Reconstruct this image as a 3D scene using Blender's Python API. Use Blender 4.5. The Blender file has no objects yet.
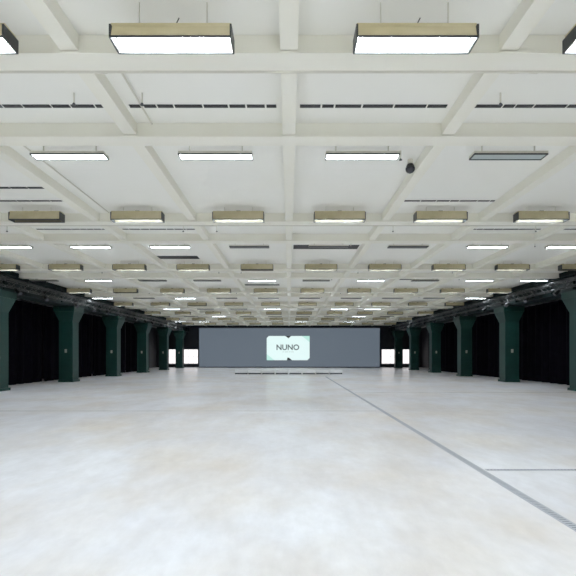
import bpy, math, random
from mathutils import Vector
random.seed(4)
S = bpy.context.scene
S.view_settings.view_transform = 'Standard'
S.view_settings.look = 'None'
S.view_settings.gamma = 1.27
S.view_settings.exposure = 0.62

CAMH = 1.55
F = 430.0
# ---------------------------------------------------------------- materials
def mat(name, col, rough=0.6, metal=0.0, emis=None, estr=0.0, noise=None, bump=0.0, spec=0.5):
    m = bpy.data.materials.new(name); m.use_nodes = True
    nt = m.node_tree; b = nt.nodes['Principled BSDF']
    b.inputs['Base Color'].default_value = (*col, 1)
    b.inputs['Roughness'].default_value = rough
    b.inputs['Metallic'].default_value = metal
    b.inputs['Specular IOR Level'].default_value = spec
    if emis:
        b.inputs['Emission Color'].default_value = (*emis, 1)
        b.inputs['Emission Strength'].default_value = estr
    if noise:
        sc, col2 = noise
        tc = nt.nodes.new('ShaderNodeTexCoord')
        n = nt.nodes.new('ShaderNodeTexNoise'); n.inputs['Scale'].default_value = sc
        n.inputs['Detail'].default_value = 5
        r = nt.nodes.new('ShaderNodeValToRGB')
        r.color_ramp.elements[0].position = 0.35; r.color_ramp.elements[1].position = 0.7
        r.color_ramp.elements[0].color = (*col, 1); r.color_ramp.elements[1].color = (*col2, 1)
        nt.links.new(tc.outputs['Object'], n.inputs['Vector'])
        nt.links.new(n.outputs['Fac'], r.inputs['Fac'])
        nt.links.new(r.outputs['Color'], b.inputs['Base Color'])
    return m

M_ceil = mat('ceiling_paint', (0.965, 0.95, 0.86), 0.7, noise=(0.6, (0.975, 0.965, 0.89)))
M_beam = mat('beam_paint', (0.94, 0.91, 0.77), 0.6, noise=(1.2, (0.955, 0.93, 0.815)))
M_slot = mat('slot_black', (0.006, 0.006, 0.007), 0.7)
M_conduit = mat('conduit_cream', (0.68, 0.65, 0.54), 0.5)
M_beige = mat('reflector_beige', (0.62, 0.52, 0.27), 0.45, noise=(3.0, (0.72, 0.62, 0.37)))
M_beige2 = mat('reflector_beige_deep', (0.44, 0.37, 0.20), 0.5, noise=(3.0, (0.58, 0.50, 0.30)))  # darker beige for the deep troughs
M_rim = mat('fixture_dark', (0.01, 0.013, 0.016), 0.5)
M_inner = mat('reflector_inner', (0.85, 0.83, 0.72), 0.4)
M_inner2 = mat('reflector_inner_darkened', (0.07, 0.06, 0.035), 0.5)  # colour darkened so lit skirts inside the far troughs look dim
M_lit = mat('tube_lit', (0.9, 0.95, 1), 0.4, emis=(0.86, 0.94, 1.0), estr=30)
M_litp = mat('diffuser_lit', (0.9, 0.95, 1), 0.4, emis=(0.82, 0.94, 1.0), estr=20)
M_dim = mat('diffuser_dim', (0.22, 0.27, 0.26), 0.4, emis=(0.6, 0.75, 0.72), estr=0.08)
M_off = mat('diffuser_off', (0.03, 0.035, 0.03), 0.35)
M_green = mat('column_green', (0.0028, 0.022, 0.0175), 0.5, noise=(1.5, (0.004, 0.028, 0.0225)), spec=0.25)
M_girder = mat('girder_dark', (0.003, 0.007, 0.007), 0.6, noise=(2, (0.005, 0.012, 0.012)), spec=0.2)
M_curt = mat('curtain_velvet', (0.0012, 0.0010, 0.0024), 0.9, noise=(4, (0.002, 0.0016, 0.004)), spec=0.03)
M_wall = mat('wall_dark', (0.008, 0.009, 0.012), 0.8, noise=(1, (0.011, 0.012, 0.016)))
M_metal = mat('dark_metal', (0.007, 0.007, 0.008), 0.4, 0.2)
M_steel = mat('grate_steel', (0.40, 0.41, 0.46), 0.5, 0.2)
M_drain = mat('drain_recess', (0.08, 0.085, 0.10), 0.7)
M_alu_shade = mat('aluminium_and_shade', (0.06, 0.06, 0.07), 0.4, 0.5)  # screen supports, and the shade put under the stage decks
M_white = mat('white_laminate', (0.97, 0.97, 0.98), 0.35)
M_frame = mat('window_frame', (0.3, 0.3, 0.3), 0.5)
M_screen = mat('led_panel_grey', (0.011, 0.013, 0.017), 0.5, emis=(0.043, 0.056, 0.073), estr=1.0)
M_slide = mat('slide_white', (0.1, 0.1, 0.1), 0.5, emis=(0.48, 0.63, 0.62), estr=0.95)
M_mint = mat('slide_mint', (0.1, 0.1, 0.1), 0.5, emis=(0.28, 0.55, 0.48), estr=0.9)
M_ink = mat('slide_ink', (0.005, 0.005, 0.006), 0.6)
M_ink2 = mat('slide_text_grey', (0.01, 0.012, 0.014), 0.6, emis=(0.035, 0.045, 0.05), estr=1)
M_lens = mat('lens_glass', (0.03, 0.03, 0.04), 0.1)
M_sign = mat('sign_plate', (0.25, 0.25, 0.22), 0.5)

def floor_mat():
    m = bpy.data.materials.new('concrete_floor'); m.use_nodes = True
    nt = m.node_tree; N = nt.nodes; L = nt.links; b = N['Principled BSDF']
    tc = N.new('ShaderNodeTexCoord')
    def noise(scale, det, rough=0.5, stretch=None, off=(0,0,0)):
        n = N.new('ShaderNodeTexNoise'); n.inputs['Scale'].default_value = scale
        n.inputs['Detail'].default_value = det; n.inputs['Roughness'].default_value = rough
        mp = N.new('ShaderNodeMapping'); mp.inputs['Scale'].default_value = stretch or (1,1,1)
        mp.inputs['Location'].default_value = off
        L.new(tc.outputs['Object'], mp.inputs['Vector']); L.new(mp.outputs['Vector'], n.inputs['Vector'])
        return n
    def ramp(n, p0, c0, p1, c1):
        r = N.new('ShaderNodeValToRGB'); e = r.color_ramp.elements
        e[0].position = p0; e[0].color = (*c0, 1); e[1].position = p1; e[1].color = (*c1, 1)
        L.new(n.outputs['Fac'], r.inputs['Fac']); return r
    base = ramp(noise(0.4, 3), 0.28, (0.73, 0.725, 0.785), 0.72, (0.87, 0.87, 0.91))
    stain = ramp(noise(0.5, 5, 0.55, (1, 0.7, 1), (3, 7, 0)), 0.42, (1, 1, 1), 0.76, (0.84, 0.73, 0.58))
    scuff = ramp(noise(1.7, 6, 0.62, (1.5, 0.6, 1), (11, 2, 0)), 0.20, (0.80, 0.775, 0.75), 0.66, (1, 1, 1))
    spk = ramp(noise(7, 4, 0.6, (1.2, 0.7, 1), (5, 5, 0)), 0.15, (0.86, 0.85, 0.85), 0.70, (1, 1, 1))
    def mul(a, bb):
        x = N.new('ShaderNodeMix'); x.data_type = 'RGBA'; x.blend_type = 'MULTIPLY'
        x.inputs[0].default_value = 1
        L.new(a, x.inputs[6]); L.new(bb, x.inputs[7]); return x.outputs[2]
    c = mul(mul(mul(base.outputs['Color'], stain.outputs['Color']), scuff.outputs['Color']), spk.outputs['Color'])
    g = N.new('ShaderNodeMix'); g.data_type = 'RGBA'; g.blend_type = 'MULTIPLY'; g.inputs[0].default_value = 1
    g.inputs[7].default_value = (1.08, 1.08, 1.08, 1); g.clamp_result = True
    L.new(c, g.inputs[6]); L.new(g.outputs[2], b.inputs['Base Color'])
    b.inputs['Roughness'].default_value = 0.28
    b.inputs['Specular IOR Level'].default_value = 0.4
    return m
M_floor = floor_mat()
M_joint = mat('joint_grey', (0.44, 0.42, 0.41), 0.6, noise=(1.5, (0.68, 0.66, 0.65)))

# ---------------------------------------------------------------- mesh builder
class MB:
    def __init__(s): s.v = []; s.f = []; s.m = []; s.mats = []
    def mi(s, m):
        if m not in s.mats: s.mats.append(m)
        return s.mats.index(m)
    def poly(s, pts, faces, m):
        o = len(s.v); s.v += [tuple(p) for p in pts]
        k = s.mi(m)
        for f in faces: s.f.append(tuple(o+i for i in f)); s.m.append(k)
    def box(s, x0, x1, y0, y1, z0, z1, m):
        p = [(x0,y0,z0),(x1,y0,z0),(x1,y1,z0),(x0,y1,z0),(x0,y0,z1),(x1,y0,z1),(x1,y1,z1),(x0,y1,z1)]
        s.poly(p, [(0,3,2,1),(4,5,6,7),(0,1,5,4),(1,2,6,5),(2,3,7,6),(3,0,4,7)], m)
    def frus(s, cx, cy, z0, h0, z1, h1, m):
        p = [(cx+a*h0, cy+b*h0, z0) for a,b in ((-1,-1),(1,-1),(1,1),(-1,1))] + \
            [(cx+a*h1, cy+b*h1, z1) for a,b in ((-1,-1),(1,-1),(1,1),(-1,1))]
        s.poly(p, [(0,3,2,1),(4,5,6,7),(0,1,5,4),(1,2,6,5),(2,3,7,6),(3,0,4,7)], m)
    def cyl(s, a, b, r, m, n=8, r2=None):
        a = Vector(a); b = Vector(b); d = (b-a).normalized()
        u = d.orthogonal().normalized(); w = d.cross(u); r2 = r if r2 is None else r2
        p = []
        for c, rr in ((a, r), (b, r2)):
            for i in range(n):
                t = 2*math.pi*i/n; p.append(c + u*math.cos(t)*rr + w*math.sin(t)*rr)
        fs = [(i, (i+1)%n, n+(i+1)%n, n+i) for i in range(n)] + [tuple(range(n-1,-1,-1)), tuple(range(n, 2*n))]
        s.poly(p, fs, m)
    def mesh(s, name):
        me = bpy.data.meshes.new(name); me.from_pydata(s.v, [], s.f)
        for m in s.mats: me.materials.append(m)
        for p, k in zip(me.polygons, s.m): p.material_index = k
        me.update(); return me
    def obj(s, name, loc=(0,0,0), parent=None):
        return add(name, s.mesh(name), loc, parent)
def add(name, data, loc=(0,0,0), parent=None):
    o = bpy.data.objects.new(name, data); o.location = loc
    S.collection.objects.link(o)
    if parent: o.parent = parent
    return o

Y0, Y1 = -21.0, 52.0
XW = 16.0
ZC = CAMH + 3.65       # ceiling surface
ZT = CAMH + 3.42       # transverse beam bottom
ZL = CAMH + 3.46       # longitudinal beam bottom
ZG = CAMH + 2.69       # girder bottom
B = 2.5
ROW0, ROWS = 4.46, 3.1

# ---------------------------------------------------------------- shell
b = MB(); b.box(-XW, XW, Y0, Y1, -0.2, 0, M_floor)
b.obj('floor')
b = MB()
def jl(x0, x1, y, w=0.02): b.box(x0, x1, y-w/2, y+w/2, 0.0, 0.0012, M_joint)
jl(-12, 2.4, 11.8, 0.11); jl(2.7, 12, 17.6, 0.16); jl(-12, 2.4, 24.2, 0.2); jl(2.7, 12, 11.8, 0.03)
b.obj('floor_joint_1')  # thin joint lines across the floor

b = MB(); b.box(-XW-0.2, XW+0.2, Y0-0.2, Y1+0.2, ZC, ZC+0.2, M_ceil)
ceil = b.obj('ceiling')
b = MB()
def slot(x0, x1, y, w=0.05):
    x = x0
    while x < x1-0.05:
        l = min(random.uniform(0.18, 0.5), x1-x)
        b.box(x, x+l-0.025, y-w/2, y+w/2, ZC-0.012, ZC-0.001, M_slot); x += l
for j in range(-2, 7):
    y = 6.31+6.2*j
    for k in range(-4, 4):
        if j == 0 or random.random() < 0.35:
            slot(k*B+0.16, (k+1)*B-0.16, y, 0.07)
slot(-7.3, -5.2, 9.4, 0.09); slot(-7.2, -5.2, 10.2, 0.07); slot(2.7, 4.9, 10.2, 0.07)
b.box(0.15, 2.35, 14.3, 14.85, ZC-0.01, ZC-0.001, M_slot)
b.box(-4.9, -3.4, 15.9, 16.4, ZC-0.01, ZC-0.001, M_slot)
b.box(5.2, 7.2, 20.6, 21.0, ZC-0.01, ZC-0.001, M_slot)
b.box(-2.3, -0.5, 22.3, 22.7, ZC-0.01, ZC-0.001, M_slot)
b.obj('air_slots', parent=ceil)

# beams
b = MB()
XG = 12.04
for k in range(-4, 5):
    b.box(k*B-0.1, k*B+0.1, Y0+0.01, Y1-0.1, ZL, ZC-0.001, M_beam)
b.obj('ceiling_joists')
b = MB()
for j in range(-4, 8):
    for yy in (5.03+6.2*j, 6.9+6.2*j):
        if Y0+0.3 < yy < Y1-0.3:
            b.box(-XG, XG, yy-0.12, yy+0.12, ZT+0.025, ZC-0.0015, M_beam)
            b.box(-XG, XG, yy-0.15, yy+0.15, ZT, ZT+0.025, M_beam)
b.obj('ceiling_crossbeams')

# walls
b = MB(); b.box(-XW-0.2, -XW, Y0, Y1, 0, ZC, M_wall); b.obj('wall_left')
b = MB(); b.box(XW, XW+0.2, Y0, Y1, 0, ZC, M_wall); b.obj('wall_right')
b = MB(); b.box(-XW, XW, Y0-0.2, Y0, 0, ZC, M_ceil); b.obj('wall_front')
wins = [(-14.95, -13.7), (-12.75, -11.0), (11.2, 12.85), (13.75, 14.95)]
wz0, wz1 = 0.42, 2.2
b = MB()
b.box(-XW, XW, Y1, Y1+0.2, 0, wz0, M_wall); b.box(-XW, XW, Y1, Y1+0.2, wz1, ZC, M_wall)
xs = [-XW] + [c for w in wins for c in w] + [XW]
for i in range(0, len(xs), 2): b.box(xs[i], xs[i+1], Y1, Y1+0.2, wz0, wz1, M_wall)
b.obj('wall_back')
for i, (x0, x1) in enumerate(wins):
    b = MB(); t = 0.05
    b.box(x0, x1, Y1+0.05, Y1+0.12, wz0, wz0+t, M_frame); b.box(x0, x1, Y1+0.05, Y1+0.12, wz1-t, wz1, M_frame)
    b.box(x0, x0+t, Y1+0.05, Y1+0.12, wz0, wz1, M_frame); b.box(x1-t, x1, Y1+0.05, Y1+0.12, wz0, wz1, M_frame)
    n = 3
    for q in range(1, n): 
        xx = x0+(x1-x0)*q/n; b.box(xx-0.015, xx+0.015, Y1+0.06, Y1+0.1, wz0, wz1, M_frame)
    b.box(x0, x1, Y1+0.06, Y1+0.1, 1.25, 1.28, M_frame)
    b.box(x0-0.05, x1+0.05, Y1-0.08, Y1+0.06, wz0-0.04, wz0, M_frame)
    b.obj('window_%d' % (i+1))

# ---------------------------------------------------------------- girders, columns
colY = [18.25+6.2*k for k in range(-6, 6)]
for sgn in (-1, 1):
    b = MB()
    xa, xb = sorted((sgn*12.15, sgn*12.85))
    b.box(xa, xb, Y0+0.01, Y1-0.01, ZG+0.003, ZC-0.002, M_girder)
    xa2, xb2 = sorted((sgn*12.05, sgn*12.95))
    b.box(xa2, xb2, Y0+0.02, Y1-0.02, ZG, ZG+0.08, M_girder)
    b.box(xa2, xb2, Y0+0.02, Y1-0.02, ZC-0.3, ZC-0.2, M_girder)
    y = Y0+0.5
    while y < Y1-0.1:
        b.box(xa2+0.01, xb2-0.01, y, y+0.06, ZG+0.01, ZC-0.25, M_girder); y += 1.55
    b.obj('side_girder')
    b = MB(); xa, xb = sorted((sgn*12.97, sgn*(XW-0.01))); b.box(xa, xb, Y0+0.01, Y1-0.01, ZC-0.25, ZC-0.01, M_wall)
    b.obj('aisle_soffit')
for y in colY:
    for sgn in (-1, 1):
        b = MB()
        h = 0.36
        b.frus(0, 0, 0, h+0.06, 0.12, h+0.06, M_green)
        b.frus(0, 0, 0.12, h, 3.35, h, M_green)
        b.frus(0, 0, 3.35, h, 3.95, h+0.2, M_green)
        b.frus(0, 0, 3.95, h+0.22, ZG-0.002, h+0.22, M_green)
        for a in (-1, 1):
            b.box(a*h-0.03, a*h+0.03, -h-0.015, -h+0.05, 0.12, 3.4, M_green)
        b.box(-0.06, 0.06, -h-0.02, -h-0.001, 1.65, 1.85, M_sign)
        b.obj('steel_column', (sgn*12.5, y, 0))

# curtains
for sgn in (-1, 1):
    for k in range(-4, 5):
        ya = colY[0]+6.2*(k+5)+0.06; yb = ya+6.08
        if ya > 45: continue
        yb = min(yb, 46.0)
        if yb-ya < 1: continue
        v = []; n = int((yb-ya)/0.07)
        for i in range(n+1):
            y = ya+(yb-ya)*i/n
            x = 0.10*math.sin(y*9)+0.04*math.sin(y*23+1)
            v.append((x, y, 0.02)); v.append((x*0.7, y, 4.35))
        me = bpy.data.meshes.new('black_curtain')
        me.from_pydata(v, [], [(2*i, 2*i+2, 2*i+3, 2*i+1) for i in range(n)])
        me.materials.append(M_curt)
        for p in me.polygons: p.use_smooth = True
        add('black_curtain', me, (sgn*14.0, 0, 0))
    b = MB(); b.cyl((sgn*14, Y0+3, 4.4), (sgn*14, 46.1, 4.4), 0.05, M_metal)
    y = Y0+3.2
    while y < 46: b.cyl((sgn*14, y, 4.4), (sgn*14, y, ZC-0.25), 0.015, M_metal, 6); y += 3.1
    b.obj('curtain_track')

# lighting truss + spotlights along girders
for sgn in (-1, 1):
    b = MB(); x = sgn*11.75; z0 = ZG+0.15; w = 0.13
    ch = [(x-w, z0), (x+w, z0), (x-w, z0+2*w), (x+w, z0+2*w)]
    for cx, cz in ch: b.cyl((cx, 8, cz), (cx, 47, cz), 0.022, M_metal, 6)
    y = 8; i = 0
    while y < 46.6:
        s1 = w if i%2 else -w
        for zz in (z0, z0+2*w): b.cyl((x-s1, y, zz), (x+s1, y+0.4, zz), 0.012, M_metal, 4)
        for xx in (x-w, x+w): b.cyl((xx, y, z0+w-s1), (xx, y+0.4, z0+w+s1), 0.012, M_metal, 4)
        y += 0.4; i += 1
    for y in range(10, 47, 6):
        for s in (-w, w): b.cyl((x+s, y, z0+2*w), (x+s, y, ZC-0.2), 0.01, M_metal, 5)
    tr = b.obj('lighting_truss')
    b = MB()
    for i in range(16):
        y = 9.5+i*2.3+random.uniform(-.4, .4)
        c = Vector((x-sgn*0.05, y, z0-0.14)); d = Vector((-sgn*0.7, random.uniform(-.6, .2), -0.65)).normalized()
        b.cyl(c-d*0.13, c+d*0.13, 0.07, M_metal, 12, 0.10)
        b.cyl(c+d*0.131, c+d*0.135, 0.085, M_lens, 12)
        b.box(x-0.1, x-0.085, y-0.02, y+0.02, z0-0.16, z0+0.02, M_metal)
        b.box(x+0.085, x+0.1, y-0.02, y+0.02, z0-0.16, z0+0.02, M_metal)
    b.obj('spotlights', parent=tr)
    b = MB()
    for dz, r in ((0.55, 0.05), (0.68, 0.035)):
        b.cyl((sgn*11.98, Y0+0.5, ZG+dz), (sgn*11.98, Y1-0.5, ZG+dz), r, M_girder if r < 0.04 else M_metal, 8)
    b.obj('service_pipes', parent=tr)

# ---------------------------------------------------------------- light fixtures
LW = 0.625
HT0, HT2 = 3.21, 3.31
def trough(lit, deep):
    b = MB(); hw = 0.12; zt = 0.19 if deep else 0.13; lw = 0.625 if deep else 0.61
    mb, mi = (M_beige2, M_inner2) if deep else (M_beige, M_inner)
    for s in (-1, 1):
        p = [(-lw, s*hw, 0), (lw, s*hw, 0), (lw, s*(hw-0.035), zt), (-lw, s*(hw-0.035), zt)]
        q = [(x, y-s*0.008, z) for x, y, z in p]
        b.poly(p, [(0,1,2,3)], mb); b.poly(q, [(3,2,1,0)], mi)
        r = 0.016 if deep else 0.008
        b.box(-lw-0.004, lw+0.004, s*hw-0.008, s*hw+0.008, -0.008, r, M_rim)
    for s in (-1, 1):
        b.box(s*lw-0.01, s*lw+0.01, -hw, hw, -0.008, zt, M_rim)
    b.box(-lw, lw, -hw+0.03, hw-0.03, zt, zt+0.03, mb)
    zp = 0.12 if deep else zt-0.025
    b.poly([(-lw+.02, -hw+.04, zp), (lw-.02, -hw+.04, zp), (lw-.02, hw-.04, zp), (-lw+.02, hw-.04, zp)], [(3,2,1,0)], M_litp if lit else M_inner2)
    for s in (-0.04, 0.04):
        b.cyl((-lw+0.03, s, zp-0.02), (lw-0.03, s, zp-0.02), 0.014, M_lit if lit else M_inner, 8)
    top = 3.65-(HT2 if deep else HT0)-0.001
    for s in (-0.35, 0.35): b.cyl((s, 0, zt+0.02), (s, 0, top), 0.008, M_conduit, 6)
    b.box(-0.05, 0.05, -0.03, 0.03, zt+0.03, zt+0.06, M_rim)
    if not deep: b.cyl((0.02, 0, zt+0.07), (0.06, 0, zt+0.15), 0.006, M_rim, 6)
    b.box(-0.55, -0.48, -0.03, 0.03, zt+0.03, zt+0.05, M_rim)
    return b.mesh('fluorescent_trough_light')
HF = 3.385
def flush(kind):
    b = MB(); hw = 0.11
    b.box(-LW, LW, -hw, hw, 0.012, 0.05, M_conduit)
    t = 0.016
    b.box(-LW, LW, -hw, -hw+t, -0.012, 0.012, M_rim); b.box(-LW, LW, hw-t, hw, -0.012, 0.012, M_rim)
    b.box(-LW, -LW+t, -hw+t, hw-t, -0.012, 0.012, M_rim); b.box(LW-t, LW, -hw+t, hw-t, -0.012, 0.012, M_rim)
    m = {'lit': M_litp, 'dim': M_dim, 'off': M_off}[kind]
    b.poly([(-LW+t, -hw+t, 0), (LW-t, -hw+t, 0), (LW-t, hw-t, 0), (-LW+t, hw-t, 0)], [(3,2,1,0)], m)
    top = 3.65-HF-0.001
    for s in (-0.45, 0.45): b.cyl((s, 0, 0.05), (s, 0, top), 0.012, M_conduit, 6)
    return b.mesh('fluorescent_panel_light')
T = {(l, d): trough(l, d) for l in (True, False) for d in (True, False)}
P = {k: flush(k) for k in ('lit', 'dim', 'off')}
row0 = {-2: -3.5, -1: -1.2, 0: 1.30, 1: 3.53}
for k in range(-8, 15):
    y = ROW0+ROWS*k
    for c in range(-5, 5):
        x = (c+0.5)*B
        if k == 0: x = row0.get(c, x)
        if k % 2 == 0:
            deep = k >= 2
            add('fluorescent_trough_light', T[(True if k <= 0 else random.random() < 0.8, deep)], (x, y, CAMH+(HT2 if deep else HT0)))
        else:
            kd = 'lit'
            if k == 1 and c >= 1: kd = 'dim'
            if k == 3 and c in (-1, 0, 1): kd = 'off'
            if k > 3: kd = random.choice(['lit', 'off', 'off', 'dim'])
            add('fluorescent_panel_light', P[kd], (x, y-0.2, CAMH+HF))

# conduits & sprinklers & dome
b = MB()
zc = ZT-0.02
for j in range(-1, 7):
    yb = 5.03+6.2*j+0.17
    b.cyl((-11.4, yb, zc+0.02), (11.4, yb, zc+0.02), 0.018, M_conduit, 8)
for x, ya, yb in ((-2.15, 5.35, 6.75), (2.62, 5.35, 6.75), (-4.6, 7.1, 11.0), (5.2, 3, 4.8)):
    b.cyl((x, ya, ZC-0.03), (x, yb, ZC-0.03), 0.014, M_conduit, 6)
for x, dx in ((-2.15, 0.25), (2.62, -0.25), (3.1, 0.3)):
    pts = [(x-dx, 5.2, zc+0.02), (x-dx*0.3, 5.22, zc+0.02), (x-dx*0.05, 5.27, zc+0.08), (x, 5.35, ZC-0.03)]
    for p, q in zip(pts, pts[1:]): b.cyl(p, q, 0.014, M_conduit, 6)
b.obj('electrical_conduits')
b = MB()
for j in range(0, 6):
    for c in range(-4, 4):
        x = c*B+(0.45 if c%2 else 2.0); y = 4.1+6.2*j+(1.9 if c%3 else 3.6)
        b.cyl((x, y, ZC-0.001), (x, y, ZC-0.14), 0.012, M_conduit, 6)
        b.cyl((x, y, ZC-0.14), (x, y, ZC-0.17), 0.012, M_rim, 8, 0.03)
b.obj('sprinkler_heads')
b = MB(); b.cyl((0,0,0.16),(0,0,0.249),0.05,M_conduit,16); b.cyl((0,0,0.08),(0,0,0.16),0.09,M_metal,20,0.06)
prev = 0.09
for i in range(1, 6):
    a = i/5*math.pi/2; r = 0.09*math.cos(a)+0.001
    b.cyl((0,0,0.08-0.09*math.sin((i-1)/5*math.pi/2)), (0,0,0.08-0.09*math.sin(a)), prev, M_lens, 20, r); prev = r
b.obj('security_dome_camera', (2.27, 8.05, ZC-0.25))

# ---------------------------------------------------------------- LED wall
b = MB()
SX0, SX1, SZ0, SZ1, SY = -10.5, 10.6, 0.12, CAMH+3.08, 50.3
b.box(SX0, SX1, SY, SY+0.15, SZ0, SZ1, M_screen)
b.box(SX0-0.06, SX1+0.06, SY-0.02, SY+0.2, SZ1, SZ1+0.08, M_metal)
b.box(SX0-0.06, SX0, SY-0.02, SY+0.2, 0, SZ1, M_metal); b.box(SX1, SX1+0.06, SY-0.02, SY+0.2, 0, SZ1, M_metal)
b.box(SX0, SX1, SY-0.02, SY+0.2, 0, SZ0, M_metal)
for i in range(6):
    xx = SX0+1+(SX1-SX0-2)*i/5
    b.box(xx-0.03, xx+0.03, SY+0.15, SY+0.25, 0, SZ1, M_alu_shade); b.box(xx-0.03, xx+0.03, SY+0.15, SY+1.0, 0, 0.06, M_alu_shade)
led = b.obj('led_video_wall')
b = MB()
x0, x1, z0, z1 = -2.6, 2.4, CAMH-0.66, CAMH+2.16
y = SY-0.006; c = 0.25
pts = [(x0, z0), (x1-c, z0), (x1, z0+c), (x1, z1), (x0+c, z1), (x0, z1-c)]
b.poly([(px, y, pz) for px, pz in pts], [(0,1,2,3,4,5)], M_slide)
b.poly([(x0, y-.002, z0), (x0+0.9, y-.002, z0), (x0, y-.002, z0+0.7)], [(0,1,2)], M_mint)
b.poly([(x1, y-.002, z1), (x1-0.9, y-.002, z1), (x1, y-.002, z1-0.7)], [(0,1,2)], M_mint)
xm = (x0+x1)/2
b.poly([(xm-.35, y-.003, z1), (xm+.35, y-.003, z1), (xm+.05, y-.003, z1-.28)], [(2,1,0)], M_ink)
b.poly([(xm-.1, y-.003, z0+.30), (xm+.1, y-.003, z0+.30), (xm+.45, y-.003, z0), (xm-.15, y-.003, z0)], [(3,2,1,0)], M_ink)
b.obj('projected_slide', parent=led)
def text(s, size, x, z, name, off=0.02):
    cu = bpy.data.curves.new(name, 'FONT'); cu.body = s; cu.size = size; cu.align_x = 'CENTER'; cu.align_y = 'CENTER'
    cu.offset = off*size; cu.extrude = 0.001
    o = add(name, cu, (x, y-0.006, z), led); o.rotation_euler = (math.pi/2, 0, 0); cu.materials.append(M_ink2)
text('NUNO', 0.88, xm-0.05, (z0+z1)/2+0.06, 'title_text', 0.03)
text('-- ---- -- ---', 0.3, xm, (z0+z1)/2-0.42, 'subtitle_text')

# low stage decks in front of the screen
b = MB()
sx = -4.28; ds = 8.5/8; yy = 33.6
for i in range(8):
    a = sx+i*ds
    b.box(a+0.05, a+ds-0.05, yy, yy+1.2, 0.12, 0.34, M_white)
    b.box(a+0.06, a+ds-0.06, yy+0.02, yy+1.1, 0.02, 0.12, M_alu_shade)  # dark box added as the shadow beneath each deck
    for px in (a+0.08, a+ds-0.12):
        for py in (yy+0.01, yy+1.12): b.box(px, px+0.05, py, py+0.05, 0, 0.12, M_metal)
b.obj('low_stage_platform')

# ---------------------------------------------------------------- drains
b = MB()
def drain_y(x, y0, y1, w):
    b.box(x-w/2, x+w/2, y0, y1, 0.0, 0.002, M_drain)
    b.box(x-w/2-0.012, x-w/2+0.006, y0, y1, 0, 0.006, M_steel); b.box(x+w/2-0.006, x+w/2+0.012, y0, y1, 0, 0.006, M_steel)
    y = y0
    while y < y1-0.03: b.box(x-w/2, x+w/2, y, y+0.026, 0.002, 0.005, M_steel); y += 0.045
drain_y(2.56, -6, 30, 0.08)
b.obj('floor_drain_grate')
b = MB()
y = 5.77; w = 0.05
b.box(2.64, 12, y-w/2, y+w/2, 0, 0.002, M_drain)
b.box(2.64, 12, y-w/2-0.01, y-w/2+0.005, 0, 0.005, M_steel); b.box(2.64, 12, y+w/2-0.005, y+w/2+0.01, 0, 0.005, M_steel)
x = 2.64
while x < 11.95: b.box(x, x+0.02, y-w/2, y+w/2, 0.002, 0.004, M_steel); x += 0.045
b.obj('floor_drain_grate')

# ---------------------------------------------------------------- world & camera
w = bpy.data.worlds.new('World'); S.world = w; w.use_nodes = True
bg = w.node_tree.nodes['Background']; bg.inputs[0].default_value = (1.0, 0.94, 0.95, 1); bg.inputs[1].default_value = 1.0
cd = bpy.data.cameras.new('camera'); cam = add('camera', cd, (0, 0, CAMH))
cam.rotation_euler = (math.pi/2, 0, 0)
cd.sensor_width = 36; cd.lens = 36*F/576
cd.shift_y = 66.5/576; cd.shift_x = -1/576
cd.clip_end = 300
S.camera = cam
